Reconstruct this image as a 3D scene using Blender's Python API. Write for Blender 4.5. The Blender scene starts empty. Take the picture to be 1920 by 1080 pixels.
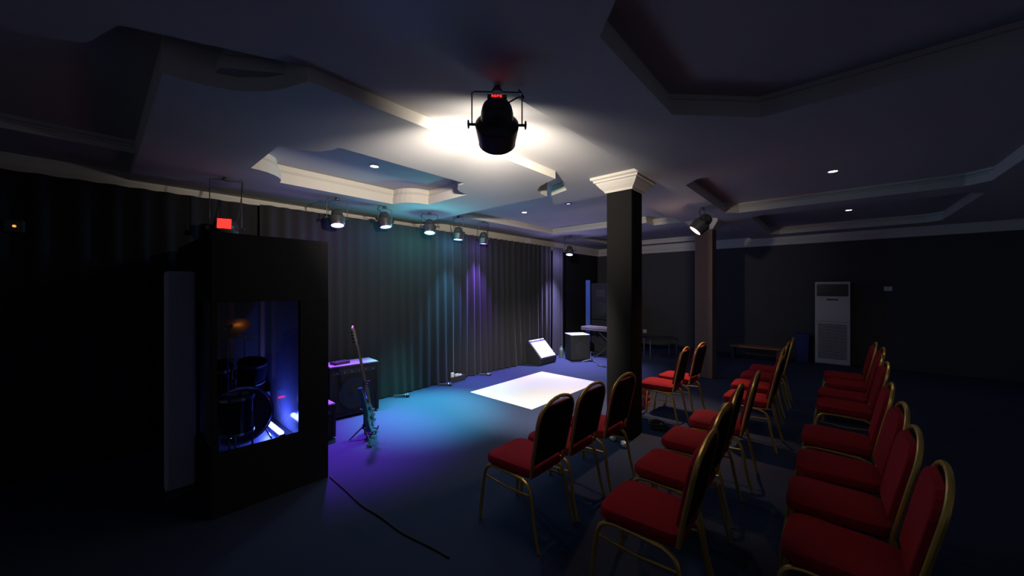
import bpy, bmesh, math, random
from mathutils import Vector, Matrix
random.seed(7)
SC = bpy.context.scene
COL = SC.collection
PI = math.pi

# ------------------------------------------------------------------ helpers
class MB:
    """collects shapes; build() links them as ONE mesh object"""
    def __init__(s): s.v = []; s.f = []
    def add(s, vs, fs, M=None):
        o = len(s.v)
        for p in vs:
            p = Vector(p); s.v.append(tuple(M @ p) if M else tuple(p))
        s.f += [tuple(i + o for i in f) for f in fs]
        return s
    def box(s, x0, x1, y0, y1, z0, z1, M=None):
        vs = [(x0,y0,z0),(x1,y0,z0),(x1,y1,z0),(x0,y1,z0),(x0,y0,z1),(x1,y0,z1),(x1,y1,z1),(x0,y1,z1)]
        return s.add(vs, [(3,2,1,0),(4,5,6,7),(0,1,5,4),(1,2,6,5),(2,3,7,6),(3,0,4,7)], M)
    def prism(s, poly, z0, z1, M=None):
        n = len(poly)
        vs = [(x,y,z0) for x,y in poly] + [(x,y,z1) for x,y in poly]
        fs = [tuple(range(n-1,-1,-1)), tuple(range(n,2*n))]
        fs += [(i,(i+1)%n,(i+1)%n+n,i+n) for i in range(n)]
        return s.add(vs, fs, M)
    def lathe(s, prof, n=24, M=None, cap=True):
        vs = []; fs = []
        for r, z in prof:
            for k in range(n):
                a = 2*PI*k/n; vs.append((r*math.cos(a), r*math.sin(a), z))
        for j in range(len(prof)-1):
            for k in range(n):
                k2 = (k+1) % n
                fs.append((j*n+k, j*n+k2, (j+1)*n+k2, (j+1)*n+k))
        if cap:
            fs.append(tuple(range(n-1,-1,-1)))
            m = (len(prof)-1)*n; fs.append(tuple(range(m, m+n)))
        return s.add(vs, fs, M)
    def tube(s, pts, r, n=8, closed=False, M=None):
        P = [Vector(p) for p in pts]; m = len(P); vs = []; fs = []
        def tan(i):
            if closed: d = P[(i+1)%m] - P[i-1]
            else: d = P[min(i+1,m-1)] - P[max(i-1,0)]
            return d.normalized()
        t = tan(0); u = t.orthogonal().normalized()
        for i in range(m):
            t2 = tan(i); q = t.rotation_difference(t2); u = (q @ u); u = (u - t2*u.dot(t2)).normalized(); t = t2
            w = t.cross(u)
            rr = r[i] if isinstance(r, (list,tuple)) else r
            for k in range(n):
                a = 2*PI*k/n; vs.append(P[i] + u*(rr*math.cos(a)) + w*(rr*math.sin(a)))
        for i in range(m if closed else m-1):
            for k in range(n):
                k2 = (k+1)%n; i2 = (i+1)%m
                fs.append((i*n+k, i*n+k2, i2*n+k2, i2*n+k))
        if not closed:
            fs.append(tuple(range(n-1,-1,-1))); fs.append(tuple(range((m-1)*n, m*n)))
        return s.add(vs, fs, M)
    def build(s, name, mat, parent=None, smooth=False, bevel=0.0, seg=2):
        me = bpy.data.meshes.new(name); me.from_pydata(s.v, [], s.f); me.update()
        bm = bmesh.new(); bm.from_mesh(me); bmesh.ops.recalc_face_normals(bm, faces=bm.faces); bm.to_mesh(me); bm.free()
        o = bpy.data.objects.new(name, me); COL.objects.link(o)
        me.materials.append(mat)
        if smooth:
            for p in me.polygons: p.use_smooth = True
            me.set_sharp_from_angle(angle=math.radians(38))
        if bevel:
            b = o.modifiers.new('edge', 'BEVEL'); b.width = bevel; b.segments = seg; b.limit_method = 'ANGLE'; b.angle_limit = math.radians(40)
        if parent: o.parent = parent
        return o

def tag(o, label, cat, group=None):
    o['label'] = label; o['category'] = cat
    if group: o['group'] = group
    return o
def thing(name, label, cat, loc=(0,0,0), rz=0.0, group=None):
    o = bpy.data.objects.new(name, None); COL.objects.link(o)
    o.location = loc; o.rotation_euler = (0,0,rz); o.empty_display_size = .1
    return tag(o, label, cat, group)
def struct(o, label=None):
    o['kind'] = 'structure'
    if label: o['label'] = label
    return o
def dup(root, loc, rz, label):
    r = root.copy(); COL.objects.link(r); r.location = loc; r.rotation_euler = (0,0,rz); r['label'] = label
    for ch in list(root.children):
        c = ch.copy(); COL.objects.link(c); c.parent = r
        for g in ch.children:
            d = g.copy(); COL.objects.link(d); d.parent = c
    return r
def arc(cx, cy, r, a0, a1, n):
    return [(cx + r*math.cos(a0+(a1-a0)*i/n), cy + r*math.sin(a0+(a1-a0)*i/n)) for i in range(n+1)]
def smooth_path(pts, k=6):
    P = [Vector(p) for p in pts]; out = []
    for i in range(len(P)-1):
        a = P[max(i-1,0)]; b = P[i]; c = P[i+1]; d = P[min(i+2,len(P)-1)]
        for j in range(k):
            t = j/k
            out.append(.5*((2*b)+(c-a)*t+(2*a-5*b+4*c-d)*t*t+(3*b-a-3*c+d)*t**3))
    out.append(P[-1]); return out
def along(p, d):
    """matrix: local z runs along d, origin p"""
    d = Vector(d).normalized()
    return Matrix.Translation(Vector(p)) @ d.to_track_quat('Z','Y').to_matrix().to_4x4()

# ------------------------------------------------------------------ materials
def mat(name, col, rough=.6, metal=0.0, noise=0.0, scale=40.0, bump=0.0, spec=.5, sheen=0.0):
    m = bpy.data.materials.new(name); m.use_nodes = True
    nt = m.node_tree; b = nt.nodes['Principled BSDF']
    b.inputs['Base Color'].default_value = (*col, 1); b.inputs['Roughness'].default_value = rough
    b.inputs['Metallic'].default_value = metal; b.inputs['Specular IOR Level'].default_value = spec
    if sheen: b.inputs['Sheen Weight'].default_value = sheen
    if noise or bump:
        tc = nt.nodes.new('ShaderNodeTexCoord'); n = nt.nodes.new('ShaderNodeTexNoise')
        n.inputs['Scale'].default_value = scale; n.inputs['Detail'].default_value = 4
        nt.links.new(tc.outputs['Object'], n.inputs['Vector'])
        if noise:
            mx = nt.nodes.new('ShaderNodeMix'); mx.data_type = 'RGBA'
            mx.inputs['A'].default_value = (*[c*(1-noise) for c in col],1); mx.inputs['B'].default_value = (*[min(1,c*(1+noise)) for c in col],1)
            nt.links.new(n.outputs['Fac'], mx.inputs['Factor']); nt.links.new(mx.outputs['Result'], b.inputs['Base Color'])
        if bump:
            bp = nt.nodes.new('ShaderNodeBump'); bp.inputs['Strength'].default_value = bump; bp.inputs['Distance'].default_value = .01
            nt.links.new(n.outputs['Fac'], bp.inputs['Height']); nt.links.new(bp.outputs['Normal'], b.inputs['Normal'])
    return m
def glow(name, col, strength):
    m = bpy.data.materials.new(name); m.use_nodes = True
    nt = m.node_tree; nt.nodes.clear()
    e = nt.nodes.new('ShaderNodeEmission'); o = nt.nodes.new('ShaderNodeOutputMaterial')
    e.inputs['Color'].default_value = (*col,1); e.inputs['Strength'].default_value = strength
    nt.links.new(e.outputs[0], o.inputs[0]); return m
def pane_mat(name, tint):
    m = bpy.data.materials.new(name); m.use_nodes = True
    nt = m.node_tree; nt.nodes.clear()
    o = nt.nodes.new('ShaderNodeOutputMaterial'); mx = nt.nodes.new('ShaderNodeMixShader'); fr = nt.nodes.new('ShaderNodeFresnel')
    t = nt.nodes.new('ShaderNodeBsdfTransparent'); g = nt.nodes.new('ShaderNodeBsdfGlossy')
    t.inputs[0].default_value = (*tint,1); g.inputs['Roughness'].default_value = .03; fr.inputs[0].default_value = 1.4
    nt.links.new(fr.outputs[0], mx.inputs[0]); nt.links.new(t.outputs[0], mx.inputs[1]); nt.links.new(g.outputs[0], mx.inputs[2]); nt.links.new(mx.outputs[0], o.inputs[0])
    return m
M = dict(
    carpet = mat('blue carpet', (.036,.047,.090), .95, noise=.35, scale=180, bump=.5, spec=.1),
    ceil   = mat('painted ceiling', (.46,.45,.45), .85, noise=.03, scale=3, spec=.2),
    mould  = mat('cream moulding paint', (.62,.58,.52), .7, noise=.04, scale=6),
    wall   = mat('black wall padding', (.075,.074,.078), .95, noise=.15, scale=30, bump=.2, spec=.1),
    curtain= mat('black curtain cloth', (.020,.0195,.0195), .9, noise=.15, scale=60, spec=.15, sheen=.1),
    greycloth = mat('grey curtain cloth', (.06,.06,.066), .9, noise=.15, scale=50, spec=.1),
    column = mat('black column padding', (.012,.0115,.0115), .95, noise=.1, scale=40, bump=.2, spec=.1),
    booth  = mat('black booth padding', (.022,.022,.024), .95, noise=.15, scale=30, bump=.2, spec=.1),
    columnlit= mat('warm lit column padding', (.20,.13,.11), .95, noise=.1, scale=40, bump=.2, spec=.1),  # black padding again, warm spotlight spill put into the colour
    red    = mat('red seat fabric', (.32,.018,.026), .9, noise=.18, scale=220, bump=.3, spec=.1),
    backcl = mat('black seat back cover', (.022,.018,.018), .9, noise=.1, scale=150, spec=.1),
    gold   = mat('gold tube', (.74,.48,.11), .36, metal=.75),
    blackp = mat('black plastic', (.03,.03,.032), .5, noise=.1, scale=60),
    blackm = mat('black painted metal', (.05,.05,.052), .42, metal=.2, noise=.1, scale=30),
    tolex  = mat('black amp covering', (.013,.013,.014), .6, noise=.2, scale=200, bump=.3),
    grille = mat('dark grille cloth', (.016,.015,.013), .8, noise=.4, scale=350),
    cone   = mat('speaker cone', (.018,.018,.018), .65),
    ampTop = mat('light grey amp top', (.22,.22,.24), .6, noise=.06, scale=20),
    white  = mat('white painted steel', (.72,.72,.72), .55, noise=.03, scale=15),
    mat_   = mat('white floor mat', (.72,.71,.70), .8, noise=.04, scale=25, bump=.15),
    chrome = mat('chrome', (.75,.75,.77), .18, metal=1.0),
    wood   = mat('maple wood', (.22,.15,.09), .45, noise=.25, scale=12),
    brown  = mat('brown timber', (.30,.13,.06), .6, noise=.25, scale=14),
    teal   = mat('teal lacquer', (.02,.13,.15), .25, noise=.1, scale=8),
    drum   = mat('black drum wrap', (.018,.018,.025), .15, noise=.1, scale=40),
    skin   = mat('dark drum head', (.05,.05,.06), .35),
    brass  = mat('cymbal bronze', (.65,.48,.20), .28, metal=1.0),
    acwhite= mat('air conditioner casing', (.5,.49,.5), .5, noise=.03, scale=8),
    acdark = mat('dark air conditioner panel', (.03,.03,.035), .25),
    cream  = mat('cream plastic', (.70,.66,.54), .5, noise=.03, scale=20),
    keyw   = mat('ivory keys', (.75,.74,.70), .35),
    bluep  = mat('dark blue plastic', (.02,.03,.16), .5, noise=.1, scale=20),
    redp   = mat('red plastic', (.45,.05,.07), .45, noise=.1, scale=20),
    lining = mat('grey glossy booth lining', (.10,.10,.12), .10, noise=.08, scale=20),
    litboard = mat('board in stage light blue', (.09,.17,.55), .6, noise=.06, scale=20),  # pale board with the blue stage light painted into its colour
    keybody = mat('grey brown keyboard casing', (.13,.105,.10), .5, noise=.06, scale=20),
    panel  = mat('grey acoustic cloth', (.42,.42,.47), .9, noise=.15, scale=90, bump=.2, spec=.1),
    bottle = mat('grey green glass', (.12,.17,.14), .15),
    rubber = mat('black rubber', (.02,.02,.02), .7),
    pane   = pane_mat('clear acrylic pane', (.93,.94,.96)),
)
RED_LED = glow('red led display', (1,.02,.015), 3.0)
AMBER = glow('amber led', (1,.42,.08), 1.2)
DOWN = glow('downlight led', (1,.97,.92), 14)

# ------------------------------------------------------------------ setting
ZS, ZN, ZM, ZT = 2.72, 2.765, 2.80, 2.92          # dropped slab, near ceiling, main ceiling, recess heights
YN = 1.45
X0, X1, Y0, YW = -2.7, 10.35, -3.6, 5.55
struct(MB().box(X0-.3, X1+.2, Y0-.3, YW+.2, -.12, 0).build('floor', M['carpet']))
struct(MB().box(X0, X1+.15, YW, YW+.12, 0, ZT+.1).build('wall_left', M['booth']))
struct(MB().box(X1, X1+.12, Y0, YW, 0, ZT+.1).build('wall_far', M['wall']))

def ticket(x0, x1, y0, y1, r, n=7):
    p = []
    p += arc(x0,y0,r,PI/2,0,n); p += arc(x1,y0,r,PI,PI/2,n); p += arc(x1,y1,r,3*PI/2,PI,n); p += arc(x0,y1,r,0,-PI/2,n)
    return p
def chamfer(x0, x1, y0, y1, c):
    return [(x0+c,y0),(x1-c,y0),(x1,y0+c),(x1,y1-c),(x1-c,y1),(x0+c,y1),(x0,y1-c),(x0,y0+c)]
t6 = [(3.07,2.13),(3.77,2.44),(3.87,2.74),(4.32,3.02),(4.31,2.05),(7.0,2.05),(7.0,2.57),(6.64,2.57),(6.64,4.66),(3.40,4.66),(3.40,2.50),(3.02,2.20)]
t6m = [(max(3.82-x,-2.5), y) for x, y in reversed(t6)]
slab_right = [(3.08,2.13),(3.14,2.30),(3.20,2.42),(3.31,2.54),(3.45,2.60),(3.61,2.62),(3.63,YW+.02)]
SLAB = slab_right + [(3.82-x, y) for x, y in reversed(slab_right)]
TRAY = ticket(.92,2.90,2.95,4.40,.33)
HOLES = [t6, t6m, chamfer(1.09,2.98,-1.7,.81,.44), chamfer(4.22,6.54,-1.29,1.25,.16), chamfer(7.0,9.7,-1.4,1.02,.16), chamfer(7.6,9.9,2.1,4.6,.2)]

def signed_area(p): return .5*sum(p[i][0]*p[(i+1)%len(p)][1]-p[(i+1)%len(p)][0]*p[i][1] for i in range(len(p)))
def offset(poly, d):
    """push a CCW polygon outwards by d"""
    n = len(poly); out = []
    for i in range(n):
        a = Vector(poly[i-1]); b = Vector(poly[i]); c = Vector(poly[(i+1)%n])
        e1 = (b-a).normalized(); e2 = (c-b).normalized()
        n1 = Vector((e1.y,-e1.x)); n2 = Vector((e2.y,-e2.x))
        k = 1+n1.dot(n2); k = max(k,.45)
        q = b + (n1+n2)*(d/k); out.append((q.x,q.y))
    return out
ccw = lambda h: h if signed_area(h) > 0 else list(reversed(h))
HOLES = [ccw(h) for h in HOLES]; TRAY = ccw(TRAY); SLAB = ccw(SLAB)
bm = bmesh.new()
def loop(bm, pts, z):
    vs = [bm.verts.new((x,y,z)) for x,y in pts]
    return [bm.edges.new((vs[i], vs[(i+1)%len(vs)])) for i in range(len(vs))]
OUT = [(X0,Y0),(X1+.1,Y0),(X1+.1,YW+.05),(X0,YW+.05)]
FAR = [(X0,YN),(X1+.1,YN),(X1+.1,YW+.05),(X0,YW+.05)]; NEAR = [(X0,Y0),(X1+.1,Y0),(X1+.1,YN),(X0,YN)]
near_h = [h for h in HOLES if max(y for x,y in h) < YN]; far_h = [h for h in HOLES if h not in near_h]
def filled(outer, holes, z):
    e = loop(bm, outer, z)
    for h in holes: e += loop(bm, h, z)
    bmesh.ops.triangle_fill(bm, use_beauty=True, use_dissolve=False, edges=e)
filled(FAR, far_h + [offset(TRAY,.06)], ZM)
filled(NEAR, near_h, ZN)
bm.faces.new([bm.verts.new(q) for q in [(X0,YN,ZN),(X1+.1,YN,ZN),(X1+.1,YN,ZM),(X0,YN,ZM)]])
filled(SLAB, [TRAY], ZS)
bm.faces.new([bm.verts.new((x,y,ZT)) for x,y in OUT])       # the closed recess ceiling above
me = bpy.data.meshes.new('ceiling'); bm.to_mesh(me); bm.free(); me.materials.append(M['ceil'])
ceil = bpy.data.objects.new('ceiling', me); COL.objects.link(ceil); struct(ceil)
def band(name, poly, prof):
    m = MB(); n = len(poly); vsx = []; fs = []
    for d, z in prof: vsx += [(x,y,z) for x,y in (offset(poly,d) if d else poly)]
    for j in range(len(prof)-1):
        for k in range(n): fs.append((j*n+k, j*n+(k+1)%n, (j+1)*n+(k+1)%n, (j+1)*n+k))
    struct(m.add(vsx, fs).build(name, M['mould']))
for i, h in enumerate(HOLES): band('trim_%d' % (i+1), h, [(0,ZN if h in near_h else ZM),(0,ZM+.05),(.012,ZM+.055),(.012,ZM+.075),(.025,ZM+.09),(.025,ZT)])
band('trim_9', TRAY, [(0,ZS),(0,ZS+.085),(.018,ZS+.09),(.018,ZS+.115),(.035,ZS+.15),(.035,ZT)])
band('trim_10', SLAB, [(0,ZS),(0,ZS+.05),(0.0,ZT)])
# cornice over the curtain wall and over the far wall
def cornice(name, f):
    pr = [(0,ZM),(.08,ZM),(.08,ZS-.02),(.06,ZS-.06),(.05,ZS-.09),(.05,ZS-.135),(0,ZS-.135)]
    struct(f(pr).build(name, M['mould']))
cornice('trim_7', lambda pr: MB().add([(x,YW-d,z) for x in (X0,X1) for d,z in pr], [tuple(range(7)),tuple(range(7,14))]+[(k,(k+1)%7,(k+1)%7+7,k+7) for k in range(7)]))
cornice('trim_8', lambda pr: MB().add([(X1-d,y,z) for y in (Y0,YW) for d,z in pr], [tuple(range(7)),tuple(range(7,14))]+[(k,(k+1)%7,(k+1)%7+7,k+7) for k in range(7)]))

def column(x0, y0, w, label, mt='column'):
    r = bpy.data.objects.new('column', None); COL.objects.link(r); r.location = (x0+w/2, y0+w/2, 0); struct(r, label)
    h = w/2
    MB().box(-h,h,-h,h,0,2.65).build('shaft', M[mt], r, bevel=.012)
    prof = [(h+.012,2.635),(h+.02,2.655),(h+.05,2.685),(h+.078,2.72),(h+.088,2.738),(h+.105,2.743),(h+.105,2.762),(h+.13,2.772),(h+.13,2.799)]
    vsx = []; fs = []
    for d, z in prof: vsx += [(-d,-d,z),(d,-d,z),(d,d,z),(-d,d,z)]
    for j in range(len(prof)-1):
        for k in range(4): fs.append((j*4+k, j*4+(k+1)%4, (j+1)*4+(k+1)%4, (j+1)*4+k))
    fs.append((3,2,1,0)); m4 = (len(prof)-1)*4; fs.append((m4,m4+1,m4+2,m4+3))
    MB().add(vsx, fs).build('capital', M['mould'], r)
column(3.665,1.575,.285,'black square column with a cream moulded capital beside the front row')
column(7.08,1.58,.285,'square column coloured as warm lit, farther back beyond the two red lit chairs','columnlit')

# ------------------------------------------------------------------ curtains
def folds(x0, x1, z0, z1, y, amp, pitch, seed, flare=.0):
    rnd = random.Random(seed); nx = int((x1-x0)/.018); nz = 14
    ph = []; a = 0
    for i in range(nx+1):
        a += .018*2*PI/pitch*(.6+.8*rnd.random()); ph.append(a)
    am = [amp*(.55+.45*math.sin(i*.021+seed)) for i in range(nx+1)]
    vs = []; fs = []
    for j in range(nz+1):
        t = j/nz; z = z0+(z1-z0)*t
        for i in range(nx+1):
            x = x0+(x1-x0)*i/nx
            k = (1-t)**3
            vs.append((x + .02*k*math.sin(x*7), y + am[i]*math.sin(ph[i]+.5*t)*(.75+.5*(1-t)) - flare*k*max(0,math.sin(x*2.3+1)), z))
    w = nx+1
    for j in range(nz):
        for i in range(nx): fs.append((j*w+i, j*w+i+1, (j+1)*w+i+1, (j+1)*w+i))
    return MB().add(vs, fs)
c = folds(1.20,6.95,.012,2.56,4.915,.042,.16,3,.05).build('stage_curtain', M['curtain'], smooth=True)
tag(c, 'long black pleated stage curtain hanging behind the blue lit carpet', 'curtain')
c = folds(6.98,7.42,.012,2.56,4.90,.05,.11,5).build('curtain', M['greycloth'], smooth=True)
tag(c, 'narrow gathered grey curtain at the far end of the black stage curtain', 'curtain')

c = folds(X0,1.26,.012,2.56,5.005,.025,.20,11).build('black_drape', M['booth'], smooth=True)
tag(c, 'plain black drape hanging left of and behind the drum booth', 'curtain')
# ------------------------------------------------------------------ banquet chairs
def make_chair():
    t = thing('banquet_chair', '', 'chair', group='red banquet chairs in rows')
    # seat cushion: rounded, slightly crowned
    def rr(w0, w1, d0, d1, r, n=5):
        return (arc(-w1+r, d1-r, r, PI, PI/2, n) + arc(w1-r, d1-r, r, PI/2, 0, n) + arc(w0-r*.7, d0+r*.7, r*.7, 0, -PI/2, n) + arc(-w0+r*.7, d0+r*.7, r*.7, -PI/2, -PI, n))
    rings = [(.93,.405),(1.0,.418),(1.0,.445),(.965,.464),(.86,.476),(.55,.484),(.2,.487)]
    base = rr(.172,.190,-.195,.215,.07); n = len(base); vs = []; fs = []
    for s_, z in rings: vs += [(x*s_, y*s_ + .01*(1-s_), z) for x,y in base]
    for j in range(len(rings)-1):
        for k in range(n): fs.append((j*n+k, j*n+(k+1)%n, (j+1)*n+(k+1)%n, (j+1)*n+k))
    fs.append(tuple(range(n-1,-1,-1))); fs.append(tuple(range((len(rings)-1)*n, len(rings)*n)))
    MB().add(vs, fs).build('seat', M['red'], t, smooth=True)
    # back outline: y leans with height
    def yb(z): return -.185 - .10*max(0,(z-.42))/.5 - .015*max(0,(z-.7))
    zt = .915
    def outline(wb, ws, zs, ztop, flat=None, n=12):
        # left side up, arch, right side down -> list of (x,z)
        pts = [(-wb,.42),(-(wb+ws)/2,.58),(-ws,zs)]
        for k in range(1,n):
            a = PI - PI*k/n
            x = ws*math.cos(a); z = zs + (ztop-zs)*math.sin(a)**.8
            pts.append((x,z))
        pts += [(ws,zs),((wb+ws)/2,.58),(wb,.42)]
        return pts
    fr = outline(.172,.190,.765,zt)
    MB().tube([(x, yb(z), z) for x,z in fr], .0115, 8).build('back_frame', M['gold'], t, smooth=True)
    pad = [(x*.955, min(z, .872)) for x, z in outline(.166,.186,.765,.905) if z > .43]
    pad = [(-.166,.50)] + pad[0:] + [(.166,.50)]
    pad = [(x, max(z,.50)) for x,z in pad]
    def slab(y0, y1, inset):
        p = [(x*(1-inset), .685+(z-.685)*(1-inset)) for x,z in pad]
        m = MB(); k = len(pad)
        v = [(x, yb(z)+y0, z) for x,z in pad] + [(x, yb(z)+y1, z) for x,z in p]
        return m.add(v, [tuple(range(k)), tuple(range(2*k-1,k-1,-1))] + [(i,(i+1)%k,(i+1)%k+k,i+k) for i in range(k)])
    slab(.0, .034, .05).build('backrest', M['red'], t, bevel=.006)
    slab(-.002, -.012, .03).build('back_cover', M['backcl'], t)['label'] = 'black rear cover of the backrest'
    # each side: front leg, rail, rear leg bent from one tube; legs are meshes of their own
    for s_ in (-1,1):
        f = smooth_path([(s_*.172,.120,.398),(s_*.178,.178,.385),(s_*.184,.208,.33),(s_*.190,.232,.16),(s_*.194,.245,.002)],4)
        MB().tube(f, .0115, 8).build('leg', M['gold'], t, smooth=True)
        r_ = smooth_path([(s_*.172,-.115,.392),(s_*.178,-.170,.368),(s_*.183,-.195,.31),(s_*.189,-.225,.15),(s_*.194,-.262,.002)],4)
        MB().tube(r_, .0115, 8).build('leg', M['gold'], t, smooth=True)
        MB().tube([(s_*.172,.125,.398),(s_*.172,0,.398),(s_*.172,-.12,.392)], .0115, 8).build('seat_rail', M['gold'], t, smooth=True)
        MB().tube([(s_*.182,.205,.315),(s_*.178,0,.30),(s_*.182,-.190,.315)], .007, 6).build('stretcher', M['gold'], t, smooth=True)
        for y, z in ((.245,.0),(-.262,.0)):
            pass
    return t
chair0 = make_chair()
used = [0]
def chair(x, y, rz, label):
    if not used[0]:
        used[0] = 1; chair0.location = (x,y,0); chair0.rotation_euler = (0,0,rz); chair0['label'] = label; return chair0
    return dup(chair0, (x,y,0), rz, label)
D = math.radians
row1 = [(1.93,1.585,0,'red and gold banquet chair at the near end of the front row'),
        (2.35,1.570,0,'gold edged banquet chair second in the front row, between the end and column chairs'),
        (2.79,1.520,-2,'gold edged banquet chair just in front of the black column with cream capital'),
        (4.46,1.550,2,'brightly lit red chair just past the black column, nearer of the lit pair'),
        (4.97,1.50,-3,'brightly lit red chair past the black column, farther of the lit pair')]
for x,y,a,l in row1: chair(x,y,D(a),l)
ORD = ['nearest the camera','second from the near end','third from the near end','fourth from the near end','fifth from the near end','fourth from the far end','third from the far end','second from the far end','at the far end']
for i,(x,y,a) in enumerate([(1.90,.715,1),(2.43,.75,-2),(2.97,.77,1),(3.54,.74,2),(4.51,.66,-2),(5.10,.70,1),(5.73,.70,-1),(6.27,.69,2)]):
    chair(x,y,D(a),'dark red banquet chair in the middle row, ' + (ORD[i] if i < 4 else ORD[i+1]))
for i,(x,y,a) in enumerate([(2.15,-.04,-2),(2.62,-.02,1),(3.12,-.03,2),(3.73,-.03,-1),(4.77,-.09,1),(5.27,-.09,-2),(5.92,-.15,1),(6.42,-.12,0)]):
    chair(x,y,D(a),'dim red banquet chair in the last row on the right, ' + (ORD[i] if i < 4 else ORD[i+1]))

# ------------------------------------------------------------------ lamps on the ceiling
def lamp(name, typ, loc, aim=None, energy=100, color=(1,1,1), size=.05, cone=60, blend=.5):
    l = bpy.data.lights.new(name, typ); l.energy = energy; l.color = color
    if typ in ('SPOT','POINT'): l.shadow_soft_size = size
    if typ == 'SPOT': l.spot_size = D(cone); l.spot_blend = blend
    o = bpy.data.objects.new(name, l); COL.objects.link(o); o.location = loc
    if aim is not None: o.rotation_euler = (Vector(aim)-Vector(loc)).to_track_quat('-Z','Y').to_euler()
    return o
SEG = {'A':'abcefg','0':'abcdef','P':'abefg','6':'acdefg','1':'bc'}
def digits(txt, h, M4):
    m = MB(); w = h*.5; t = h*.13
    R = {'a':(0,w,h-t,h),'g':(0,w,h/2-t/2,h/2+t/2),'d':(0,w,0,t),'f':(0,t,h/2,h),'e':(0,t,0,h/2),'b':(w-t,w,h/2,h),'c':(w-t,w,0,h/2)}
    x = -len(txt)*w*.7
    for ch in txt:
        for q in SEG.get(ch,''):
            a,b,c_,d = R[q]; m.box(x+a, x+b, c_-h/2, d-h/2, 0, .0015, M4)
        x += w*1.4
    return m
def par(name, label, mount, centre, aim, R, L, lens_mat, group=None, display=None, zmount=ZM, cable=True):
    """can light: hangs from the ceiling at mount; body centre and aim direction in world"""
    t = thing(name, label, 'stage light', (mount[0],mount[1],zmount), 0, group)
    O = Vector((mount[0],mount[1],zmount)); c = Vector(centre)-O; a = Vector(aim).normalized()
    side = a.cross(Vector((0,0,1))).normalized()
    B = Matrix.Translation(c) @ Matrix((side, a.cross(side)*1.0, a)).transposed().to_4x4()   # local z = beam
    h = L/2
    MB().lathe([(R*.26,-h-.012),(R*.44,-h-.004),(R*.58,-h+.010),(R*.66,-h+.03),(R*.71,-h+.055),(R*.74,-h+.35*L),(R*.97,-h+.46*L),(R,-h+.49*L),(R,-h+.53*L),(R*.88,h-.03),(R*.88,h-.010),(R*.80,h),(R*.74,h),(R*.74,h-.012)],28,B).build('body', M['blackm'], t, smooth=True)
    MB().lathe([(R*.73,h-.014),(R*.73,h-.008)],28,B).build('lens', lens_mat, t)
    Rr = R+.018
    # yoke
    top = Vector((c.x,c.y,-.035))
    y = [c+side*Rr, Vector((c.x,c.y,-.04))+side*Rr, Vector((c.x,c.y,-.03))+side*(Rr-.012), Vector((c.x,c.y,-.03))-side*(Rr-.012), Vector((c.x,c.y,-.04))-side*Rr, c-side*Rr]
    MB().tube(y, .0042, 6).build('yoke', M['blackm'], t)
    MB().lathe([(.028,-.033),(.03,-.02),(.018,-.006),(.02,0)],16,Matrix.Translation((c.x,c.y,0))).build('ceiling_bracket', M['blackm'], t)
    for s_ in (-1,1):
        K = along(c+side*(s_*(R*.97)), side*s_)
        MB().lathe([(.008,0),(.008,.035),(.012,.035),(.024,.038),(.024,.046),(.012,.048)],12,K).build('knob', M['blackp'], t)
    if cable:
        e = c - a*(h-.02)
        MB().tube(smooth_path([e+side*.03, e+side*R*.9+Vector((0,0,.05)), Vector((c.x,c.y,-.06))+side*(Rr+.01), Vector((c.x,c.y,-.012))+side*(Rr-.02)],6), .0045, 6).build('cable', M['rubber'], t)
    if display:
        up = (Vector((0,0,1)) - a*a.z).normalized(); sd = up.cross(-a).normalized()
        p = c - a*(h+display[3]) + up*(R*display[2])
        D4 = Matrix.Translation(p) @ Matrix((sd, up, -a)).transposed().to_4x4()
        if display[0]:
            MB().box(-R*.42,R*.42,-R*.14,R*.14,-.012,.0,D4).build('display_window', M['acdark'], t)
            digits(display[0], display[1], D4).build('display_digits', RED_LED, t)['label'] = 'red digital readout'
        else:
            MB().box(-R*.5,R*.5,-R*.45,R*.45,-.012,.001,D4).build('display_window', RED_LED, t)['label'] = 'glowing red display window'
    return c + O + a*(h+.01), a

WHITE_LENS = glow('white lens', (1,.93,.82), 20)
# main spotlight
C0 = (1.516,1.457,2.545); AIM0 = Vector((4.18,4.02,0))-Vector(C0)
p, a = par('stage_spotlight', 'black stage spotlight hanging from the ceiling with a red digital readout', (1.50,1.405), C0, AIM0, .127, .26, WHITE_LENS, None, ('A0P6',.022,.40,.010), ZN)
lamp('spotlight_beam','SPOT',p,(4.70,3.45,.0),1000,(1,.96,.90),.06,50,.8)
lamp('spotlight_spill','SPOT',p+a*.02,p+a*.02+Vector((math.cos(D(26)),math.sin(D(26)),.03)),240,(1,.89,.75),.05,82,1.0)
lamp('spotlight_spill','SPOT',p+a*.02,p+a*.02+Vector((math.cos(D(71)),math.sin(D(71)),.03)),260,(1,.89,.75),.05,86,1.0)
lamp('spotlight_spill','SPOT',p+a*.02,p+a*.02+Vector((.64,.77,.25)),34,(1,.91,.78),.05,168,1.0)
# second warm spotlight by the far column
C1 = (5.75,1.42,2.53); AIM1 = Vector((-.3,.62,-.75))
WARM = glow('warm lens', (1,.8,.5), 9)
p, a = par('stage_spotlight', 'black spotlight with a warm lens hanging in front of the far column', (5.76,1.40), C1, AIM1, .12, .27, WARM, None, None, ZN)
lamp('warm_spotlight_beam','SPOT',p,(4.5,1.85,.3),260,(1,.60,.36),.05,78,1.0)
lamp('warm_spotlight_spill','POINT',p+a*.02,None,3.5,(1,.6,.38),.05)

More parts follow.
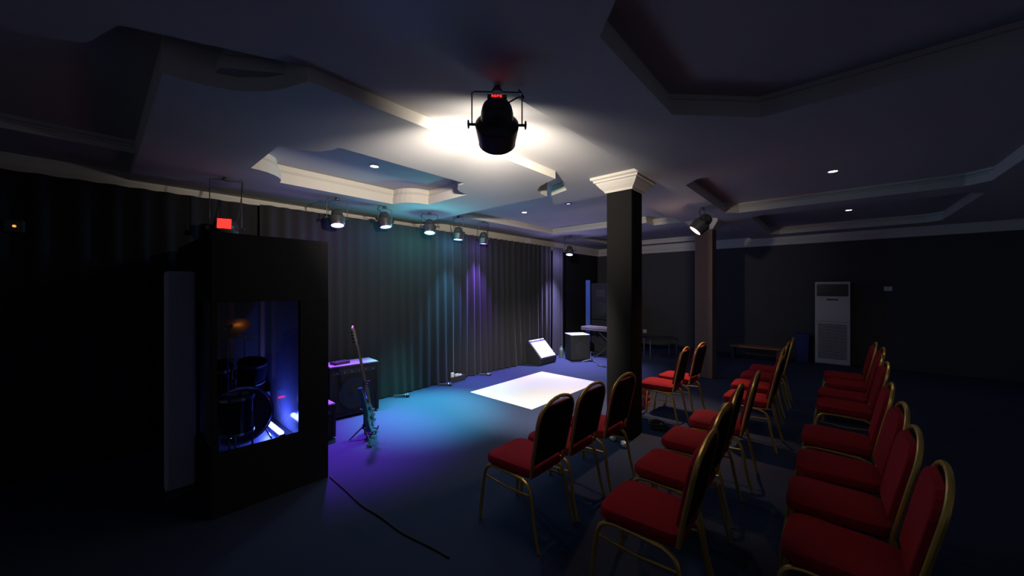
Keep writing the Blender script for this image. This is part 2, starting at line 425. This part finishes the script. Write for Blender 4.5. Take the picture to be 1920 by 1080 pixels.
stage = [(1.93,4.60,2.465,(-.06,-.27,-1),(.34,.07,1),1000,'violet glowing stage light at the left end of the lights over the curtain'),
         (2.57,4.60,2.53,(.04,-.20,-1),(.10,.34,1),180,'bright blue stage light right of the violet one over the curtain'),
         (3.22,4.48,2.51,(-.14,-.19,-1),(.14,.85,.82),1650,'teal glowing stage light between two blue ones over the curtain'),
         (3.92,4.66,2.50,(-.05,.0,-1),(.10,.50,.95),260,'blue stage light right of the teal one over the curtain'),
         (4.53,4.69,2.49,(.0,.06,-1),(.28,.12,1),420,'violet stage light right of the blue one that follows the teal one'),
         (7.15,4.55,2.46,(-.26,-.10,-1),(.48,.42,1),1100,'lone blue stage light over the far end of the curtain')]
for i,(x,y,z,d,cl,e,lab) in enumerate(stage):
    lm = glow('stage lens %s' % lab.split()[0], tuple(.35+.65*q for q in cl), 9)
    p, a = par('stage_par_light', lab, (x,y), (x,y,z), d, .098, .20, lm, 'coloured stage lights along the curtain', None, ZS if x < 3.6 else ZM)
    lamp('stage_beam','SPOT',p,p+a,e,cl,.05,(58,56,54,60,60,78)[i],1.0)
    lamp('stage_spill','POINT',p+a*.03,None,(4,7,22,13,7,16)[i],cl,.06)
par('stage_par_light','stage light with a glowing red display hanging above the drum booth',(.83,4.60),(.83,4.60,2.20),(.30,.95,-.30),.11,.20,M['acdark'],None,(None,0,.05,.013),ZS)

# downlights
def downlight(x, y, label, lit=True):
    t = thing('downlight', label, 'ceiling light', (x,y,ZT), 0, 'recessed ceiling downlights')
    MB().lathe([(.040,-.001),(.052,-.001),(.055,-.006),(.044,-.010),(.040,-.008)],24,cap=False).build('trim_ring', M['white'] if lit else M['blackm'], t)
    MB().lathe([(.041,-.003),(.041,-.005)],24).build('lens', DOWN if lit else M['acdark'], t)
    if lit: lamp('downlight_beam','SPOT',(x,y,ZT-.02),(x,y,0),6,(1,.95,.88),.04,120,.8)
downlight(1.95,3.71,'round lit downlight in the ceiling recess above the stage front')
downlight(4.87,4.02,'round lit downlight in the far ceiling recess above the white mat')
downlight(5.46,0,'round lit downlight in the recess on the right, nearer of two there')
downlight(8.35,-.2,'round lit downlight in the recess on the right, farther of two there')
downlight(4.83,3.10,'dark unlit downlight left of the black column capital',False)

# ------------------------------------------------------------------ mat
t = MB().box(3.74,5.56,2.96,4.16,0.0005,.009).build('floor_mat', M['mat_'], bevel=.004)
tag(t, 'large white rectangular mat lying on the blue carpet', 'mat')

# ------------------------------------------------------------------ amps, monitors
def amp(name, label, cat, loc, rz, w, d, h, topmat, group=None, knobs=True):
    t = thing(name, label, cat, loc, rz, group)      # front towards -y
    MB().box(-w/2,w/2,-d/2+.02,d/2,.02,h).build('cabinet', M['tolex'], t, bevel=.012)
    MB().box(-w/2+.005,w/2-.005,-d/2+.01,d/2-.005,h,h+.008).build('top_panel', topmat, t, bevel=.004)
    g = h*.80
    b = MB(); e = .035
    b.box(-w/2,-w/2+e,-d/2,-d/2+.03,.02,h); b.box(w/2-e,w/2,-d/2,-d/2+.03,.02,h); b.box(-w/2+e,w/2-e,-d/2,-d/2+.03,.02,.02+e); b.box(-w/2+e,w/2-e,-d/2,-d/2+.03,h-e,h)
    b.build('front_frame', M['tolex'], t, bevel=.004)
    MB().box(-w/2+e,w/2-e,-d/2+.012,-d/2+.02,.02+e,h-e-.08).build('grille', M['grille'], t)
    R = min(w*.36,h*.30); cz = (.02+e+h-e-.08)/2
    MB().lathe([(R,0),(R*1.04,.004),(R*1.04,.008),(R*.96,.010),(R*.9,.004),(R*.3,-.0),(R*.25,.006),(R*.05,.009)],32,along((0,-d/2+.012,cz),(0,-1,0))).build('speaker_cone', M['cone'], t, smooth=True)
    MB().box(-w/2+e,w/2-e,-d/2+.006,-d/2+.02,h-e-.075,h-e-.002).build('control_panel', M['blackp'], t)
    for k in range(6):
        MB().lathe([(.010,0),(.009,.012),(.002,.013)],12,along((-w/2+e+.05+k*(w-2*e-.1)/5,-d/2+.006,h-e-.04),(0,-1,0))).build('knob', M['chrome'], t)
    for sx in (-1,1):
        for sy in (-1,1):
            MB().lathe([(.018,0),(.02,.02)],12,Matrix.Translation((sx*(w/2-.05),sy*(d/2-.06),0))).build('foot', M['rubber'], t)
    return t
amp('guitar_amplifier','tall black speaker cabinet with a violet lit top behind the bass guitar','amplifier',(2.12,4.65,0),D(-6),.60,.34,.64,M['ampTop'])
t = thing('effects_unit','small dark box lying on top of the tall black speaker cabinet','box',(1.98,4.63,.648),D(8))
MB().box(-.10,.10,-.06,.06,.0,.035).build('case', M['blackp'], t, bevel=.006)
for k in range(3): MB().lathe([(.010,.035),(.009,.047)],12,Matrix.Translation((-.05+.05*k,.02,0))).build('knob', M['chrome'], t)
amp('guitar_amplifier','low black amplifier box beside the drum booth, top lit violet','amplifier',(1.47,4.10,0),0,.36,.28,.37,M['ampTop'])

# slanted floor monitor with white face
t = thing('floor_monitor','black wedge floor monitor with a glaring white slanted face by the curtain','speaker',(6.23,4.70,0))
w = .275
sidep = [(-.22,.03),(-.19,.0),(.16,.0),(.20,.10),(.16,.47),(.12,.49),(-.23,.14)]
MB().add([(x,y,z) for x in (-w,w) for y,z in sidep],[tuple(range(6,-1,-1)),tuple(range(7,14))]+[(k,(k+1)%7,(k+1)%7+7,k+7) for k in range(7)]).build('cabinet', M['tolex'], t, bevel=.008)
a0 = Vector((0,-.23,.14)); a1 = Vector((0,.12,.49)); ev = (a1-a0); nv = Vector((0,-1,1)).normalized()
F4 = Matrix.Translation(a0) @ Matrix((Vector((1,0,0)), ev.normalized(), nv)).transposed().to_4x4(); Lf = ev.length
MB().box(-w+.025,w-.025,.02,Lf-.075,.0,.012,F4).build('white_grille', M['white'], t, bevel=.003)
MB().box(-w+.025,w-.025,Lf-.03,Lf-.012,.0,.012,F4).build('top_strip', M['white'], t, bevel=.003)
MB().box(-w+.03,w-.03,Lf-.075,Lf-.03,.0,.004,F4).build('control_panel', M['bluep'], t)
for k in range(7): MB().lathe([(.011,0),(.010,.016),(.003,.018)],12,F4 @ Matrix.Translation((-.17+.045*k,Lf-.052,.004))).build('knob', M['blackp'] if k > 5 else M['chrome'], t)

t = thing('speaker_cube','black box speaker with a pale top standing in front of the keyboard','speaker',(7.09,4.31,0),D(-36))
MB().box(-.22,.22,-.20,.20,.015,.56).build('cabinet', M['tolex'], t, bevel=.01)
MB().box(-.215,.215,-.195,.195,.56,.572).build('top_cover', M['white'], t, bevel=.004)
MB().box(-.18,.18,-.208,-.198,.06,.50).build('grille', M['grille'], t)
MB().lathe([(.14,0),(.145,.006),(.13,.008),(.05,.002),(.02,.006)],28,along((0,-.208,.26),(0,-1,0))).build('speaker_cone', M['cone'], t, smooth=True)
MB().lathe([(.012,0),(.012,.008)],12,along((.0,-.208,.47),(0,-1,0))).build('badge', M['chrome'], t)
for sx in (-1,1):
    for sy in (-1,1): MB().lathe([(.02,0),(.02,.016)],10,Matrix.Translation((sx*.17,sy*.15,0))).build('foot', M['rubber'], t)

# tall main speaker in the corner, and the pale board beside it, blue stage light in its colour
t = thing('loudspeaker','tall dark loudspeaker stack in the corner behind the keyboard','speaker',(8.45,4.33,0),D(90))
# front faces -x (local -y after... ) built directly with front at local +y
MB().box(-.27,.27,-.25,.22,0,.80).build('bass_bin', M['tolex'], t, bevel=.012)
MB().box(-.27,.27,-.25,.22,.81,1.72).build('top_cabinet', M['tolex'], t, bevel=.012)
MB().box(-.24,.24,.22,.23,.05,.76).build('bass_grille', M['grille'], t)
MB().box(-.24,.24,.22,.23,.86,1.68).build('top_grille', M['grille'], t)
MB().lathe([(.17,0),(.178,.006),(.16,.01),(.06,.002),(.02,.008)],28,along((0,.23,1.08),(0,1,0))).build('speaker_cone', M['cone'], t, smooth=True)
MB().lathe([(.19,0),(.198,.006),(.18,.01),(.06,.002),(.02,.008)],28,along((0,.23,.4),(0,1,0))).build('speaker_cone', M['cone'], t, smooth=True)
MB().box(-.12,.12,.23,.236,1.38,1.56).build('horn', M['blackp'], t, bevel=.01)
t = thing('narrow_board','narrow board coloured as blue lit, standing left of the tall loudspeaker','board',(8.24,4.69,0))
MB().box(-.02,.02,-.06,.06,0,1.80).build('board', M['litboard'], t, bevel=.004)
MB().box(-.03,.03,-.075,.075,0,.05).build('foot', M['blackp'], t)

# keyboard and stand
t = thing('keyboard','dark electronic keyboard on a stand, partly behind the black column','keyboard',(7.65,3.78,.615))
MB().box(-.15,.15,-.68,.68,.0,.085).build('case', M['keybody'], t, bevel=.008)
MB().box(-.153,-.149,-.66,.66,.03,.05).build('rear_strip', M['blackp'], t)
MB().box(.0,.148,-.60,.60,.085,.094).build('white_keys', M['keyw'], t)
m = MB()
for k in range(51):
    if k % 7 in (0,1,3,4,5): m.box(.0,.09,-.595+k*.0235-.006,-.595+k*.0235+.006,.094,.102)
m.build('black_keys', M['blackp'], t)
MB().box(-.12,-.02,-.5,.5,.085,.088).build('control_panel', M['acdark'], t)
t = thing('keyboard_stand','black folding cross stand under the electronic keyboard','stand',(7.65,3.78,0))
for sx in (-1,1):
    MB().tube([(0.02*sx,-.33*sx,.02),(0.02*sx,.33*sx,.60)],.014,8).build('cross_tube', M['blackm'], t)
for y in (-.33,.33):
    MB().tube([(-.16,y,.014),(.16,y,.014)],.014,8).build('foot_bar', M['blackm'], t)
    MB().tube([(-.15,y,.601),(.15,y,.601)],.012,8).build('top_bar', M['blackm'], t)
MB().lathe([(.03,-.05),(.03,.05)],14,along((0,0,.31),(1,0,0))).build('pivot', M['chrome'], t)

# short chrome stand in front of the box speaker
t = thing('microphone_stand','short chrome tripod stand on the carpet beside the pale topped box speaker','stand',(7.02,3.93,0))
for k in range(3):
    an = D(20+120*k); MB().tube([(0,0,.055),(.20*math.cos(an),.20*math.sin(an),.010)],.009,8).build('leg', M['chrome'], t, smooth=True)
MB().lathe([(.022,.03),(.026,.05),(.022,.075),(.011,.08),(.011,.22)],12).build('pole', M['chrome'], t, smooth=True)
MB().tube([(0,0,.21),(.05,-.02,.20),(.08,-.03,.16)],.009,8).build('clip', M['blackp'], t)
t = thing('guitar_pedal','slim dark pedal bar lying on the carpet near the chrome tripod stand','pedal',(6.73,3.52,0),D(70))
MB().box(-.11,.11,-.02,.02,0,.022).build('base', M['blackp'], t, bevel=.004)
MB().box(-.10,.03,-.017,.017,.022,.034).build('tread', M['chrome'], t, bevel=.003)
t = thing('bottle','grey green bottle on the floor between wedge monitor and box speaker','bottle',(7.0,4.68,0))
MB().lathe([(.045,0),(.05,.01),(.05,.17),(.042,.21),(.018,.25),(.016,.30)],18).build('glass_body', M['bottle'], t, smooth=True)
MB().lathe([(.019,.295),(.019,.33)],12).build('cap', M['blackp'], t)

# three microphones lying by the curtain hem
for i,(x,y,lab) in enumerate([(2.93,4.70,'black microphone lying by the curtain hem, nearest the speaker cabinet'),
                    (3.74,4.72,'black microphone lying by the curtain hem, middle one of three'),
                    (4.66,4.73,'black microphone lying by the curtain hem, nearest the wedge monitor')]):
    t = thing('microphone', lab, 'microphone', (x,y,0), D(-38-6*i), 'microphones lying along the curtain')
    MB().lathe([(.010,-.15),(.013,-.14),(.018,0),(.022,.012)],14,along((0,0,.028),(1,0,0))).build('handle', M['blackp'], t, smooth=True)
    MB().lathe([(.024,.012),(.025,.018),(.024,.024)],16,along((0,0,.028),(1,0,0))).build('collar', M['chrome'], t, smooth=True)
    MB().lathe([(.020,.024),(.0275,.038),(.0275,.055),(.02,.072),(.006,.080)],16,along((0,0,.028),(1,0,0))).build('head', M['blackm'], t, smooth=True)
    MB().tube(smooth_path([(-.15,0,.026),(-.19,.02,.006),(-.25,.05,.006),(-.30,.03,.006)],5),.004,6).build('cable', M['rubber'], t)
t = thing('power_strip','cream socket strip on a dark block at the curtain hem','power strip',(4.02,4.80,0))
MB().box(-.16,.16,-.02,.02,0,.10).build('block', M['blackp'], t, bevel=.004)
for k,(wd,hh) in enumerate([(.05,.075),(.075,.04),(.05,.025)]): MB().box(-.14+k*.085,-.14+k*.085+wd,-.024,.01,.10,.10+hh).build('socket', M['cream'], t, bevel=.004)

# ------------------------------------------------------------------ bass guitar on stand
nx, ny = .80, -.60
t = thing('bass_guitar','teal bass guitar seen edge on, leaning in its black stand','guitar',(1.955,3.775,.055))
n = Vector((nx,ny,0)).normalized(); side = Vector((0,0,1)).cross(n).normalized()
tilt = D(11); up = (Vector((0,0,1))*math.cos(tilt) - n*math.sin(tilt)).normalized(); nn = side.cross(up).normalized()
if nn.dot(n) < 0: nn = -nn
G = Matrix((side, up, nn)).transposed().to_4x4()        # x across, y along neck, z out of the face
def curve_outline(pts, k=6):
    P = [Vector((x,y,0)) for x,y in pts]; o = []
    m = len(P)
    for i in range(m):
        a,b,c_,d = P[i-1],P[i],P[(i+1)%m],P[(i+2)%m]
        for j in range(k):
            u = j/k; q = .5*((2*b)+(c_-a)*u+(2*a-5*b+4*c_-d)*u*u+(3*b-a-3*c_+d)*u**3); o.append((q.x,q.y))
    return o
bo = curve_outline([(0,0),(.11,.02),(.165,.10),(.145,.20),(.105,.27),(.125,.35),(.14,.43),(.105,.45),(.06,.38),(.03,.35),(-.03,.35),(-.06,.40),(-.115,.50),(-.15,.49),(-.135,.40),(-.11,.30),(-.125,.20),(-.165,.11),(-.12,.02)],4)
MB().prism(bo,-.022,.022,G).build('body', M['teal'], t, bevel=.008)
MB().prism([(x*.55+.02,y*.5+.08) for x,y in bo[0:40]],.022,.025,G).build('pickguard', M['blackp'], t)
MB().add([(-.030,.30,.022),(.030,.30,.022),(.021,.94,.022),(-.021,.94,.022),(-.030,.30,.040),(.030,.30,.040),(.021,.94,.036),(-.021,.94,.036)],[(3,2,1,0),(4,5,6,7),(0,1,5,4),(1,2,6,5),(2,3,7,6),(3,0,4,7)],G).build('neck', M['wood'], t, bevel=.006)
MB().prism([(-.022,.94),(.022,.94),(.046,.98),(.040,1.10),(.010,1.155),(-.035,1.13),(-.04,.98)],.012,.030,G).build('headstock', M['wood'], t, bevel=.004)
for k in range(4):
    MB().lathe([(.006,0),(.006,.03),(.014,.032),(.014,.042)],10,G @ along((-.038,.985+.035*k,.02),(-1,0,0))).build('tuning_peg', M['chrome'], t)
for k in range(2): MB().box(-.045,.045,.12+.10*k,.155+.10*k,.022,.034,G).build('pickup', M['blackp'], t, bevel=.003)
MB().box(-.04,.04,.045,.085,.022,.036,G).build('bridge', M['chrome'], t, bevel=.003)
for k in range(3): MB().lathe([(.013,0),(.012,.022),(.004,.024)],12,G @ Matrix.Translation((.09+.012*k,.07+.055*k,.022))).build('knob', M['chrome'], t)
m = MB()
for k in range(4): m.tube([(-.015+.010*k,.06,.043),(-.013+.0087*k,.95,.041)],.0012,4,M=G)
m.build('strings', M['chrome'], t)
t = thing('guitar_stand','black tripod guitar stand holding the teal bass guitar','guitar stand',(1.85,3.74,0))
for ex,ey in ((-.14,.04),(-.06,-.27),(.21,.11)):
    MB().tube([(0,0,.135),(ex,ey,.012)],.008,8).build('leg', M['blackm'], t)
MB().tube([(0,0,.10),(0,.0,.56)],.009,8).build('pole', M['blackm'], t)
MB().lathe([(.018,.10),(.018,.15)],12).build('collar', M['blackp'], t)
MB().lathe([(.007,0),(.007,.03),(.016,.03),(.016,.04)],10,along((0,0,.30),(-.7,.7,0))).build('knob', M['blackp'], t)
for s_ in (-1,1):
    q = Vector((.105,.035,0)) + side*(.085*s_)
    MB().tube([(0,0,.12),tuple(q+Vector((-.05,.02,.04))),tuple(q+n*.0+Vector((0,0,.035))),tuple(q+n*.05+Vector((0,0,.035))),tuple(q+n*.055+Vector((0,0,.06)))],.007,8).build('cradle_arm', M['rubber'], t)
q = Vector((0,0,.56))
MB().tube([q, q+Vector((.02,.02,.03))-side*.06, q+n*.05-side*.06+Vector((0,0,.03))],.008,8).build('neck_hook', M['rubber'], t)
MB().tube([q, q+side*.05+Vector((0,0,.03)), q+n*.05+side*.05+Vector((0,0,.03))],.008,8).build('neck_hook', M['rubber'], t)

# ------------------------------------------------------------------ drum booth
t = thing('drum_booth','black drum booth with a clear acrylic window at the left of the stage','booth',(.88,4.05,0))
bx0,bx1,by0,by1,bh = .50,1.27,3.20,4.86,1.96
def L(m,*b): return m.box(b[0]-.88,b[1]-.88,b[2]-4.05,b[3]-4.05,b[4],b[5])
L(MB(),bx0,bx1,by0,by0+.05,0,.435).build('front_panel', M['booth'], t, bevel=.004)
L(MB(),bx0,bx1,by0,by0+.05,1.50,bh).build('header_panel', M['booth'], t, bevel=.004)
L(MB(),bx0,bx0+.03,by0,by0+.05,.435,1.50).build('post', M['booth'], t)
L(MB(),1.055,bx1,by0,by0+.05,.435,1.50).build('post', M['booth'], t)
L(MB(),bx0+.03,1.055,by0+.02,by0+.028,.435,1.50).build('window_pane', M['pane'], t)['label'] = 'clear acrylic window pane'
L(MB(),bx1-.04,bx1,by0+.05,by1,0,bh).build('side_panel', M['booth'], t)
L(MB(),bx1-.048,bx1-.041,by0+.06,by1-.02,.20,1.60).build('inner_lining', M['lining'], t)
L(MB(),bx0,bx0+.03,by0+.05,by1,0,.435).build('side_panel', M['booth'], t)
L(MB(),bx0,bx0+.03,by0+.05,by1,1.50,bh).build('side_header', M['booth'], t)
L(MB(),bx0+.011,bx0+.019,by0+.05,by1,.435,1.50).build('side_pane', M['pane'], t)
L(MB(),bx0,bx1,by0,by1,bh,bh+.03).build('roof', M['booth'], t)
for x in (.90,1.17):
    L(MB(),x-.018,x+.018,4.70,4.74,.20,1.95).build('timber_post', M['brown'], t)['label'] = 'brown timber post'
cb = folds(bx0+.04-.88,bx1-.05-.88,.21,1.95,4.80-4.05,.02,.12,9).build('back_curtain', M['greycloth'], t, smooth=True)
# plinth foot sticking out at the left corner
t = MB().box(.54,1.22,3.26,4.83,0,.20).build('drum_riser', M['blackp'], bevel=.006)
tag(t,'low black drum riser inside the drum booth','platform')
# bass drum with toms
t = thing('bass_drum','glossy black bass drum with chrome fittings behind the booth window','drum',(.80,4.06,.20))
A = along((0,0,.285),(0,1,0))
MB().lathe([(.235,-.19),(.235,.19)],36,A,cap=False).build('shell', M['drum'], t, smooth=True)
MB().lathe([(.232,-.192),(.05,-.194)],36,A).build('front_head', M['skin'], t)
for y in (-.20,.18):
    MB().lathe([(.238,y),(.252,y),(.252,y+.025),(.238,y+.025)],36,A,cap=False).build('hoop', M['drum'] if y>0 else M['chrome'], t, smooth=True)
for k in range(8):
    an = 2*PI*k/8+.2; MB().tube([(.247*math.cos(an),-.20,.285+.247*math.sin(an)),(.247*math.cos(an),-.06,.285+.247*math.sin(an))],.006,6).build('tension_rod', M['chrome'], t)
for s_ in (-1,1): MB().tube([(s_*.19,-.10,.14),(s_*.24,-.17,.006)],.008,6).build('spur', M['chrome'], t)
MB().tube([(0,0,.50),(0,0,.66)],.012,8).build('tom_holder', M['chrome'], t)
for s_ in (-1,1):
    T4 = Matrix.Translation((s_*.13,.02,.62)) @ Matrix.Rotation(D(18),4,'X')
    o = MB().lathe([(.11,-.09),(.11,.09)],28,T4).build('tom', M['drum'], t, smooth=True)
    MB().lathe([(.112,.08),(.118,.08),(.118,.10),(.108,.10)],28,T4,cap=False).build('rim', M['chrome'], o, smooth=True)
    MB().lathe([(.112,-.10),(.118,-.10),(.118,-.085),(.112,-.085)],28,T4,cap=False).build('rim', M['chrome'], o, smooth=True)
# cymbals
def cymbal(label, x, y, z, r, tx, ty, base=.20):
    t = thing('cymbal_stand', label, 'cymbal', (x,y,base), 0, 'cymbals in the drum booth')
    z -= base
    for k in range(3):
        an = D(30+120*k); MB().tube([(0,0,.14),(.11*math.cos(an),.11*math.sin(an),.008)],.007,6).build('leg', M['chrome'], t)
    MB().tube([(0,0,.10),(0,0,z+.03)],.008,8).build('pole', M['chrome'], t)
    MB().lathe([(.014,.45),(.014,.50)],10).build('clamp', M['chrome'], t)
    C4 = Matrix.Translation((0,0,z)) @ Matrix.Rotation(D(tx),4,'X') @ Matrix.Rotation(D(ty),4,'Y')
    MB().lathe([(.006,.028),(.03,.022),(.04,.010),(r*.6,.004),(r,-.006),(r,-.008),(r*.6,.002),(.04,.008),(.02,.015)],32,C4,cap=False).build('cymbal', M['brass'], t, smooth=True)
cymbal('tilted bronze crash cymbal glowing blue on its stand in the booth',.71,3.86,1.26,.165,20,-18)
cymbal('lower cymbal on a chrome stand at the back of the drum booth',.97,4.52,1.10,.15,-12,14)
t = thing('floor_tom','small black drum with chrome rims at the left edge of the booth window','drum',(.68,3.44,.20))
MB().lathe([(.11,.30),(.11,.56)],28).build('shell', M['drum'], t, smooth=True)
for z in (.29,.55): MB().lathe([(.112,z),(.12,z),(.12,z+.02),(.108,z+.02)],28,cap=False).build('rim', M['chrome'], t, smooth=True)
for k in range(3):
    an = D(80+120*k); MB().tube([(.118*math.cos(an),.118*math.sin(an),.45),(.118*math.cos(an),.118*math.sin(an),.06),(.125*math.cos(an),.125*math.sin(an),.008)],.006,6).build('leg', M['chrome'], t)
# LED bar
LED = glow('blue white led strip', (.22,.34,1), 26)
t = thing('led_light_bar','glaring blue white light bar on the riser in the drum booth','light',(1.105,4.06,.20))
MB().box(-.025,.025,-.25,.25,0,.045).build('housing', M['blackp'], t, bevel=.004)
MB().lathe([(.021,-.23),(.021,.23)],14,along((-.004,0,.055),(0,1,0))).build('light_tube', LED, t)
lamp('led_bar_glow','POINT',(1.07,4.06,.30),None,24,(.05,.09,1),.06)
t = thing('drum_module','small black box with a red indicator behind the blue light bar','box',(1.15,4.55,.20))
MB().box(-.045,.045,-.05,.05,0,.30).build('case', M['blackp'], t, bevel=.006)
MB().box(-.03,.03,-.053,-.049,.20,.225).build('indicator', RED_LED, t)['label'] = 'red indicator light'
lamp('booth_amber_fill','POINT',(.78,4.35,1.88),None,.14,(1,.35,.10),.03)  # added amber fill hidden by the header, no bulb there; warms the posts

# tall acoustic panel left of the booth
t = thing('acoustic_panel','tall slim grey upholstered panel standing left of the drum booth','panel',(.41,3.82,0))
MB().box(-.095,.085,-.05,.05,.05,1.73).build('padding', M['panel'], t, bevel=.02)
MB().box(-.10,.085,-.12,.10,0,.05).build('base', M['blackm'], t, bevel=.006)

# cable on the carpet
c = MB().tube(smooth_path([(1.275,3.18,.007),(1.272,2.9,.007),(1.262,2.6,.007),(1.285,2.35,.007),(1.295,2.1,.007),(1.34,1.85,.007),(1.36,1.7,.007)],8),.006,6).build('cable', M['rubber'], smooth=True)
tag(c,'black cable running over the carpet from the drum booth corner','cable')
# sensor on the wall
t = thing('wall_sensor','tiny amber indicator on a dark wall box at the far left','sensor',(-.47,4.985,2.10))
MB().box(-.05,.05,-.035,0,-.05,.05).build('case', M['blackp'], t, bevel=.006)
MB().lathe([(.010,0),(.010,.006),(.004,.009)],12,along((0,-.035,0),(0,-1,0))).build('indicator', AMBER, t)

# ------------------------------------------------------------------ far end of the hall
t = thing('air_conditioner','white floor standing air conditioner against the far right wall','air conditioner',(10.18,.01,0),D(-90))
# local +y -> +x after -90 turn is (y,-x): front at local -y faces -x
w = .275
MB().box(-w,w,-.16,.16,0.02,1.73).build('body', M['acwhite'], t, bevel=.012)
MB().box(-w+.03,w-.03,-.168,-.155,1.43,1.68).build('outlet_panel', M['acdark'], t, bevel=.004)
m = MB()
for k in range(4): m.box(-w+.04,w-.04,-.176,-.166,1.46+.055*k,1.475+.055*k)
m.build('outlet_slats', M['blackp'], t)
MB().box(-.09,.09,-.166,-.156,1.345,1.375).build('display', M['acdark'], t)
MB().box(-w+.01,w-.01,-.164,-.155,.90,.905).build('seam', M['acdark'], t)
m = MB()
for k in range(22): m.box(-w+.05,w-.05,-.166,-.158,.14+.033*k,.152+.033*k)
m.build('intake_slats', M['greycloth'], t)
MB().box(-w-.01,w+.01,-.17,.16,0,.02).build('foot', M['blackp'], t)
t = thing('light_switch','small pale switch plate on the far wall right of the air conditioner','switch',(10.345,-.82,1.585),D(-90))
MB().box(-.06,.06,-.010,0,-.045,.045).build('plate', M['acwhite'], t, bevel=.003)
for k in (-1,1): MB().box(k*.028-.018,k*.028+.018,-.014,-.010,-.025,.025).build('rocker', M['white'], t)
t = thing('wall_socket','small pale wall socket low on the far wall beside the black column','socket',(10.345,4.05,.36),D(-90))
MB().box(-.05,.05,-.010,0,-.05,.05).build('plate', M['cream'], t, bevel=.003)
MB().box(-.02,.02,-.014,-.010,-.02,.02).build('outlet', M['white'], t)
t = thing('storage_bin','dark blue plastic bin on the floor left of the air conditioner','bin',(10.12,.50,0))
MB().lathe([(.13,0),(.14,.01),(.17,.55)],4,Matrix.Rotation(PI/4,4,'Z')).build('body', M['bluep'], t, bevel=.01)
MB().lathe([(.185,.55),(.185,.58),(.15,.61)],4,Matrix.Rotation(PI/4,4,'Z')).build('lid', M['bluep'], t, bevel=.006)
t = thing('low_table','low black table with chrome legs behind the lit red chairs','table',(8.62,3.02,0),D(-48))
MB().box(-.33,.33,-.22,.22,.42,.46).build('tabletop', M['blackp'], t, bevel=.006)
for sx in (-1,1):
    for sy in (-1,1): MB().tube([(sx*.30,sy*.19,0),(sx*.30,sy*.19,.42)],.014,8).build('leg', M['chrome'], t, smooth=True)
t = thing('bench','low brown bench along the far wall behind the chair rows','bench',(9.7,1.30,0))
MB().box(-.16,.16,-.48,.48,.26,.30).build('seat', M['brown'], t, bevel=.006)
for sy in (-1,1): MB().box(-.13,.13,sy*.42-.03,sy*.42+.03,0,.26).build('leg', M['blackm'], t)
# clutter round the columns
t = thing('crate','red slotted crate on the floor in front of the lit red chairs','crate',(4.86,1.98,0),D(8))
cw,cd,ch = .13,.11,.25
m = MB(); m.box(-cw,cw,-cd,cd,0,.015); m.build('bottom', M['redp'], t)
for nm,(ax,sg) in {'a':(0,-1),'b':(0,1),'c':(1,-1),'d':(1,1)}.items():
    m = MB()
    for z0,z1 in ((.015,.05),(.10,.13),(.18,.25)):
        if ax == 0: m.box(sg*cw-.006,sg*cw+.006,-cd,cd,z0,z1)
        else: m.box(-cw,cw,sg*cd-.006,sg*cd+.006,z0,z1)
    for q in (-1,0,1):
        if ax == 0: m.box(sg*cw-.005,sg*cw+.005,q*(cd-.01)-.01,q*(cd-.01)+.01,.015,.25)
        else: m.box(q*(cw-.01)-.01,q*(cw-.01)+.01,sg*cd-.005,sg*cd+.005,.015,.25)
    m.build('side', M['redp'], t)
MB().box(-cw+.02,cw-.02,-cd+.02,cd-.02,.016,.20).build('contents', M['panel'], t, bevel=.01)
t = thing('cable_coil','black cable coil with brass plugs on the floor right of the column','cable',(4.20,1.50,0))
pts = []
for k in range(70):
    an = k*.55; r_ = .085+.016*math.sin(k*.9); pts.append((r_*math.cos(an),r_*math.sin(an),.008+.0009*k))
MB().tube(pts,.007,6).build('coil', M['rubber'], t, smooth=True)
for an in (2.2,3.9): MB().lathe([(.009,0),(.009,.035),(.005,.036),(.005,.06)],10,along((.09*math.cos(an),.09*math.sin(an),.085),(-.6,-.3,.25))).build('plug', M['brass'], t, smooth=True)
for i,(x,y,lab) in enumerate([(3.56,1.74,'small pale plug at the foot of the black column, left of two'),(3.49,1.58,'small pale plug at the foot of the black column, right of two')]):
    t = thing('power_plug',lab,'plug',(x,y,0),D(35),'pale plugs by the column')
    MB().lathe([(.020,-.045),(.028,-.03),(.026,.02),(.012,.05)],14,along((0,0,.029),(1,.2,0))).build('body', M['cream'], t, smooth=True)
    MB().tube([(.05,.01,.029),(.08,.03,.010),(.095,.05,.006)],.004,6).build('cord', M['rubber'], t)

# ------------------------------------------------------------------ world, camera, view
w = bpy.data.worlds.new('dim hall'); SC.world = w; w.use_nodes = True
w.node_tree.nodes['Background'].inputs[0].default_value = (.60,.66,1,1)
w.node_tree.nodes['Background'].inputs[1].default_value = .06
cam = bpy.data.cameras.new('camera'); co = bpy.data.objects.new('camera', cam); COL.objects.link(co)
cam.sensor_width = 36; cam.lens = 36*680/1920; cam.clip_start = .02
th = D(41.5)
co.location = (0,0,1.6)
co.rotation_euler = Vector((math.cos(th),math.sin(th),0)).to_track_quat('-Z','Y').to_euler()
SC.camera = co
SC.view_settings.view_transform = 'Standard'; SC.view_settings.look = 'None'
SC.view_settings.exposure = 0; SC.view_settings.gamma = 1; SC.view_settings.use_curve_mapping = False
SC.cycles.use_denoising = True
SC.cycles.max_bounces = 6; SC.cycles.diffuse_bounces = 4; SC.cycles.caustics_reflective = False; SC.cycles.caustics_refractive = False
SC.cycles.sample_clamp_indirect = 4
